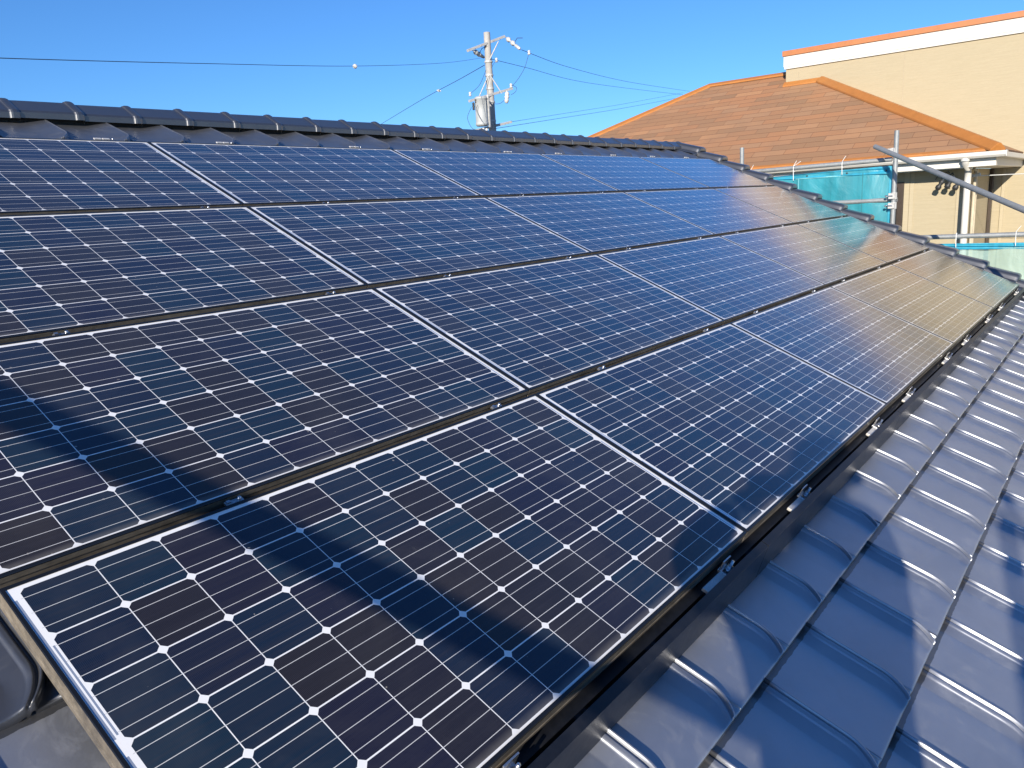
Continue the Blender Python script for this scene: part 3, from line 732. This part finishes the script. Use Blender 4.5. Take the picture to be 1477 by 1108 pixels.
def arm(z, x0, x1, dz, lab):
    # crossarm seen sloping upward to the right: it also runs in depth
    b = MB(); a, c = Q(x0, z-dz*.5 , .10+.55), Q(x1, z+dz*.5, .10-.55)
    t = (c-a).normalized(); n = Vector((0,0,1)); s_ = t.cross(n).normalized(); n2 = s_.cross(t)
    q = .045
    vs = [p + s_*i*q + n2*j*q for p in (a, c) for i, j in ((-1,-1),(1,-1),(1,1),(-1,1))]
    b.add(vs, [(0,3,2,1),(4,5,6,7),(0,1,5,4),(1,2,6,5),(2,3,7,6),(3,0,4,7)])
    for k in range(1, 6):
        p = a.lerp(c, k/6); b.tube([p - s_*.07, p + s_*.07], .014, 6)
    return attach(b.build('crossarm', M['steel'], None, .006), pole, I), a, c
zA = pz(63); zB = pz(135); zC = pz(181)
_, a1, c1 = arm(zA, -.72, .64, .62, '')
_, a2, c2 = arm(zB, -.78, .82, .50, '')
_, a3, c3 = arm(zC, -.86, .72, .38, '')
b = MB(); b.tube([Q(.40, zA+.05, .06), Q(.0, pz(89), .13)], .022, 8); attach(b.build('arm_brace', M['steel']), pole, I)
b = MB(); b.tube([Q(-.42, zB-.05, .12), Q(-.02, pz(107), .13)], .02, 8); b.tube([Q(.42, zB+.02, .10), Q(.02, pz(107), .13)], .02, 8); attach(b.build('arm_brace', M['steel']), pole, I)
for zz in (pz(88), pz(107), pz(126), pz(145), pz(172)):
    b = MB(); b.tube([Q(0,zz-.03), Q(0,zz+.03)], .152, 20); attach(b.build('pole_band', M['steel']), pole, I)
# insulators
def strain(p, q_, parent, name='strain_insulator'):
    b = MB(); d = (q_-p); L = d.length; mt = Matrix.Translation(p) @ d.to_track_quat('Z','Y').to_matrix().to_4x4()
    b.lathe([(.0001,0),(.02,.0),(.02,L*.18),(.085,L*.22),(.085,L*.30),(.03,L*.36),(.03,L*.46),(.085,L*.50),(.085,L*.58),(.035,L*.64),(.035,L*.7),(.06,L*.74),(.05,L*.97),(.0001,L)], 14, mt)
    return attach(b.build(name, M['porcelain']), parent, I)
iR0, iR1 = c1, at(750, 71, PD-.4)
strain(iR0, iR1, pole); iL0, iL1 = a1.lerp(c1,.14) + Vector((0,0,-.06)), at(698, 83, PD+.5); strain(iL0, iL1, pole)
for p in (at(737,124,PD-.45), at(678,136,PD+.5), at(716,87,PD+.1), at(763,76,PD-.5), at(703.5,140,PD-.2)):
    b = MB(); b.lathe([(.0001,.08),(.035,.075),(.055,.03),(.03,.0),(.058,-.04),(.04,-.075),(.0001,-.08)], 12, Matrix.Translation(p)); attach(b.build('pin_insulator', M['porcelain']), pole, I)
# cutout switch hanging right of the middle arm
b = MB(); p = at(731,141,PD-.4); b.lathe([(.0001,.20),(.06,.19),(.09,.12),(.06,.07),(.10,.02),(.06,-.04),(.09,-.10),(.05,-.19),(.0001,-.2)], 12, Matrix.Translation(p) @ Matrix.Rotation(R(12),4,'Y')); b.tube([at(731,131,PD-.4), p], .02, 6)
attach(b.build('cutout_switch', M['porcelain']), pole, I)
# transformer
tx = empty('dummy', (0,0,0)); bpy.data.objects.remove(tx)
tc_ = at(694.5, 161, PD - .28)
b = MB(); mt = Matrix.Translation((tc_.x, tc_.y, tc_.z)); H = .50
b.lathe([(.0001,H),(.19,H),(.235,H-.05),(.235,H-.09),(.222,H-.10),(.222,-H+.12),(.235,-H+.11),(.235,-H+.05),(.2,-H),(.0001,-H)], 24, mt)
for k in (-2.2, 2.4):
    a = math.atan2(toward.y, toward.x) + k*.32
    d = Vector((math.cos(a), math.sin(a), 0)); 
    b.tube([tc_ + d*.232 + Vector((0,0,-H+.16)), tc_ + d*.232 + Vector((0,0,H-.16))], .010, 6)
tr_ = attach(b.build('transformer', M['grey_paint']), pole, I)
for dx_, dz_ in ((-.16,.34),(-.27,.22),(-.27,.12)):
    b = MB(); b.lathe([(.0001,.09),(.03,.08),(.05,.03),(.03,.0),(.05,-.04),(.0001,-.09)], 10, Matrix.Translation(tc_ + side*dx_ + toward*.12 + Vector((0,0,dz_)))); attach(b.build('bushing', M['black_plastic']), tr_, I)
b = MB(); b.tube([tc_ + side*.23 + Vector((0,0,.42)), Q(-.05, tc_.z+.42)], .03, 8); b.tube([tc_ + side*.23 + Vector((0,0,-.42)), Q(-.05, tc_.z-.42)], .03, 8); b.box(tuple(tc_+side*.26+Vector((-.03,-.03,-.55))), tuple(tc_+side*.26+Vector((.03,.03,.5)))); attach(b.build('hanger_bracket', M['steel']), tr_, I)
b = MB(); b.tube([at(702,186,PD-.3), at(702,200,PD-.3)], .05, 10); b.tube([at(697,181,PD-.3)+Vector((0,0,-.1)), at(697,195,PD-.3)], .045, 10); attach(b.build('low_voltage_insulator', M['porcelain']), pole, I)
b = MB(); b.tube([at(703.5,67,PD), at(695,70,PD), at(692,76,PD)], .012, 6); b.tube([at(743,60,PD-.4), at(746,55,PD-.4), at(754,55,PD-.4)], .012, 6); attach(b.build('bird_guard', M['black_plastic']), pole, I)
def wire(pts, label, r=.010, steps=16):
    P_ = [at(*p) for p in pts]; b = MB(); out = []
    for i in range(len(P_)-1):       # smooth Catmull curve through the points
        p0 = P_[max(i-1,0)]; p1 = P_[i]; p2 = P_[i+1]; p3 = P_[min(i+2,len(P_)-1)]
        for k in range(steps):
            t = k/steps
            out.append(.5*((2*p1)+(p2-p0)*t+(2*p0-5*p1+4*p2-p3)*t*t+(3*p1-p0-3*p2+p3)*t**3))
    out.append(P_[-1]); b.tube(out, r, 6)
    return tag(b.build('overhead_wire', M['wire']), label, 'wire', 'overhead wires')
def jumper(pts, r=.008):
    b = MB(); P_ = [at(*p) for p in pts]; out = []
    for i in range(len(P_)-1):
        p0 = P_[max(i-1,0)]; p1 = P_[i]; p2 = P_[i+1]; p3 = P_[min(i+2,len(P_)-1)]
        for k in range(8):
            t = k/8; out.append(.5*((2*p1)+(p2-p0)*t+(2*p0-5*p1+4*p2-p3)*t*t+(3*p1-p0-3*p2+p3)*t**3))
    out.append(P_[-1]); b.tube(out, r, 6); attach(b.build('jumper_cable', M['wire']), pole, I)
jumper([(763,76,PD-.5),(757,97,PD-.5),(748,113,PD-.5),(739,124,PD-.5)])
jumper([(739,123,PD-.45),(745,127,PD-.4),(743,133,PD-.4),(737,137,PD-.4)])
jumper([(728,144,PD-.4),(722,149,PD-.3),(714,150,PD-.2),(706,146,PD-.2)])
jumper([(716,87,PD),(712,92,PD),(709,98,PD)])
jumper([(701,101,PD-.2),(692,122,PD-.2),(680,134,PD-.2)])
jumper([(680,155,PD-.4),(675,166,PD-.4),(675,174,PD-.4),(682,186,PD-.4),(695,188,PD-.4)])
jumper([(689,152,PD-.6),(687,158,PD-.6),(691,168,PD-.6),(696,176,PD-.6)])
wire([(752,72,PD-.4),(820,97,38),(905,118,50),(995,132,64)], 'overhead wire sloping from the pole top right towards the orange roof, upper one')
wire([(699,83,PD+.4),(760,98,36),(850,120,48),(985,137,64)], 'overhead wire sloping from mid pole towards the orange roof, lower one', .010)
wire([(712,180,PD),(800,166,40),(900,150,52),(985,134,64)], 'thin wire rising right from the lower crossarm to the orange roof', .008)
wire([(712,186,PD),(800,172,40),(900,156,52),(985,140,64)], 'second thin wire from the lowest arm rising right, just below the other', .010)
wire([(699,83,PD+.5),(640,91,24),(512,95.5,18),(300,92,13),(0,84,9),(-300,70,7)], 'long overhead wire running left from the pole across the sky', .0055)
wire([(699,94,PD+.3),(660,116,34),(610,143,42),(545,182,52)], 'overhead wire descending left from the pole behind the ridge', .012)
for (x, y, D, r_, lab) in ((512,96,18,.055,'white round connector on the long left overhead wire'),(633,131,38.5,.07,'white connector on the descending left wire')):
    b = MB(); b.lathe([(.0001,r_),(r_*.7,r_*.7),(r_,0),(r_*.7,-r_*.7),(.0001,-r_)], 12, Matrix.Translation(at(x,y,D))); b.tube([at(x-3,y-.5,D), at(x+3,y+.5,D)], r_*.5, 8)
    tag(b.build('wire_connector', M['porcelain']), lab, 'wire connector', 'white connectors on the wires')

# ------------------------------------------------------------------ THINGS BEHIND THE CAMERA THAT CAST THE SHADOWS
b = MB()
def beam(mb, a, c, wd, th):
    a, c = Vector(a), Vector(c); t = (c-a).normalized(); s_ = SUN.cross(t).normalized(); n_ = t.cross(s_).normalized()
    vs = [p + s_*i*wd/2 + n_*j*th/2 for p in (a, c) for i, j in ((-1,-1),(1,-1),(1,1),(-1,1))]
    mb.add(vs, [(0,3,2,1),(4,5,6,7),(0,1,5,4),(1,2,6,5),(2,3,7,6),(3,0,4,7)])
sunp = lambda u, v, t, h=0: rp(u, v, h) + SUN*t
b.tube([sunp(-.57, -.153, 2.2), sunp(1.17, 4.46, 2.2)], .031, 16)
tag(b.build('scaffold_rail', M['pipe']), 'grey scaffold pipe up behind the photographer, casting the dark band', 'scaffold pipe', 'scaffold pipes')
b = MB(); b.tube([sunp(2.90, 3.83, 4.0, -.1), sunp(.6, 4.26, 4.0, -.1)], .035, 16)
tag(b.build('scaffold_rail', M['pipe']), 'grey scaffold pipe beyond the eave behind the photographer', 'scaffold pipe', 'scaffold pipes')

for q_, lab in ((sunp(-.55, -.10, 2.2), 'scaffold post beyond the left gable carrying the shading pipe'), (sunp(1.15, 4.41, 2.2), 'scaffold post outside the eave carrying the lower end of the shading pipe'), (sunp(2.85, 3.84, 4.0, -.1), 'scaffold post outside the eave next to the photographer'), (sunp(.65, 4.25, 4.0, -.1), 'scaffold post outside the eave farther to the left')):
    q_ = q_ + Vector((0, -.058, 0)); pipe('scaffold_post', q_ + Vector((0,0,.12)), (q_.x, q_.y, -7), lab)
# photographer standing on the roof behind the camera
def skin(name, joints, bones, mat, sub=2, root=0):
    me = bpy.data.meshes.new(name); me.from_pydata([j[0] for j in joints], bones, []); 
    o = bpy.data.objects.new(name, me); C.objects.link(o)
    m_ = o.modifiers.new('skin', 'SKIN'); m_.use_smooth_shade = True
    sv = me.skin_vertices[0].data
    for i, j in enumerate(joints): sv[i].radius = j[1] if isinstance(j[1], tuple) else (j[1], j[1])
    sv[root].use_root = True
    if sub: q = o.modifiers.new('sub', 'SUBSURF'); q.levels = sub; q.render_levels = sub
    me.materials.append(mat); return o
fd = Vector((.778, .628, 0)); lf = Vector((-.628, .778, 0)); cam0 = CAM
hd = Vector((-.66, -4.03, -.29))
pm = NM('work_clothes'); sp = pm.n('ShaderNodeSeparateXYZ'); pm.l(pm.n('ShaderNodeTexCoord').outputs['Object'], sp.inputs[0])
isleg = pm.math('LESS_THAN', sp.outputs[2], -1.08); ishead = pm.math('GREATER_THAN', sp.outputs[2], -.46)
cl = pm.mix(isleg, (.05,.07,.12), (.06,.055,.05)); cl = pm.mix(ishead, cl, (.50,.33,.24))
pm.set(base=cl, rough=.8)
skinm = simple('skin', (.50,.33,.24), .55)
pel = Vector((-.76, -4.06, -1.08)); ch = Vector((-.70, -4.00, -.74)); nk = Vector((-.69, -4.00, -.50))
ls = nk + lf*.19 + Vector((0,0,-.07)); rs = nk - lf*.19 + Vector((0,0,-.07))
le = Vector((-.60, -3.60, -.56)); re_ = Vector((-.60, -4.16, -.42))
lh = cam0 + lf*.085 - fd*.045 + Vector((0,0,-.01)); rh = cam0 - lf*.085 - fd*.045 + Vector((0,0,-.01))
lw = le.lerp(lh, .80); rw = re_.lerp(rh, .80)
lhip = pel + lf*.10; rhip = pel - lf*.10
def ground(x, y): return .45*y - .115
lk = lhip + fd*.10 + lf*.05 + Vector((0,0,-.40)); rk = rhip + fd*.02 - lf*.06 + Vector((0,0,-.42))
la = Vector((lk.x - .06, lk.y - .03, ground(lk.x, lk.y) + .09)); ra = Vector((rk.x-.10, rk.y-.10, ground(rk.x, rk.y-.10) + .09))
J = [(pel, (.185,.14)), (ch, (.20,.15)), (nk, .12), (hd, (.082,.098)), (hd + Vector((0,0,.06)), (.080,.095)),
     (ls, .11), (le, .085), (lw, .034), (rs, .11), (re_, .085), (rw, .034),
     (lhip + Vector((0,0,-.08)), .09), (lk, .062), (la, .045), (la + fd*.15 + Vector((0,0,.02)), .038),
     (rhip + Vector((0,0,-.08)), .09), (rk, .062), (ra, .045), (ra + fd*.15 + Vector((0,0,.02)), .038)]
B = [(0,1),(1,2),(2,3),(3,4),(1,5),(5,6),(6,7),(1,8),(8,9),(9,10),(0,11),(11,12),(12,13),(13,14),(0,15),(15,16),(16,17),(17,18)]
pers = skin('person', J, B, pm.m); tag(pers, 'photographer in dark work clothes and white helmet holding up a phone', 'person')
PM[pers.name] = I
for sgn, wv, hv in ((1, lw, lh), (-1, rw, rh)):
    out = lf*sgn; dirn = (hv - wv).normalized(); joints = [(wv, .026), (hv.lerp(wv, .35), (.036,.018)), (hv + out*.012, (.036,.018))]; bones = [(0,1),(1,2)]
    for k, L in enumerate((.062,.070,.066,.052)):
        off = Vector((0,0,.027 - k*.018)); b0 = len(joints)
        p0 = hv + off; p1 = p0 - out*L*.45 - fd*.012; p2 = p1 - out*L*.35; p3 = p2 - out*L*.22 + fd*.004
        joints += [(p1, .0085), (p2, .008), (p3, .007)]; bones += [(2,b0),(b0,b0+1),(b0+1,b0+2)]
    b0 = len(joints); joints += [(hv + Vector((0,0,-.040)) - fd*.010, .011), (hv + Vector((0,0,-.045)) - out*.035 - fd*.014, .009)]; bones += [(1,b0),(b0,b0+1)]
    attach(skin('hand', joints, bones, skinm, 1), pers, I)
b = MB(); mt = Matrix.Translation(hd + Vector((0,0,.045))); b.lathe([(.145,.0),(.135,.012),(.128,.03),(.122,.07),(.100,.115),(.06,.142),(.0001,.150)], 24, mt)
b.add([tuple(hd + Vector((0,0,.045)) + fd*(.12+.05*math.cos(a)) + lf*.10*math.sin(a)) for a in [-1.5+i*.3 for i in range(11)]] + [tuple(hd + Vector((0,0,.055)) + fd*.10 + lf*.10*math.sin(a)) for a in [-1.5+i*.3 for i in range(11)]], [(i,i+1,12+i,11+i) for i in range(10)])
attach(b.build('helmet', simple('helmet_plastic', (.75,.75,.72), .3)), pers, I)
for sg in (1,-1):
    b = MB(); b.lathe([(.0001,.006),(.010,.004),(.012,0),(.010,-.004),(.0001,-.006)], 10, Matrix.Translation(hd + fd*.088 + lf*.032*sg + Vector((0,0,.01)))); attach(b.build('eye', M['black_plastic']), pers, I)
b = MB(); b.tube([hd + fd*.085 + Vector((0,0,.0)), hd + fd*.112 + Vector((0,0,-.03)), hd + fd*.088 + Vector((0,0,-.04))], [.008,.014,.008], 8); attach(b.build('nose', skinm), pers, I)
b = MB(); pc = cam0 - fw*.022; X_ = xr; Y_ = -dn
mp = Matrix((X_, Y_, -fw)).transposed().to_4x4(); mp.translation = pc
b.box((-.074,-.036,-.004), (.074,.036,.004), mp)
ph = b.build('phone', M['black_plastic'], None, .003); tag(ph, 'black phone held up in both hands by the photographer', 'phone')
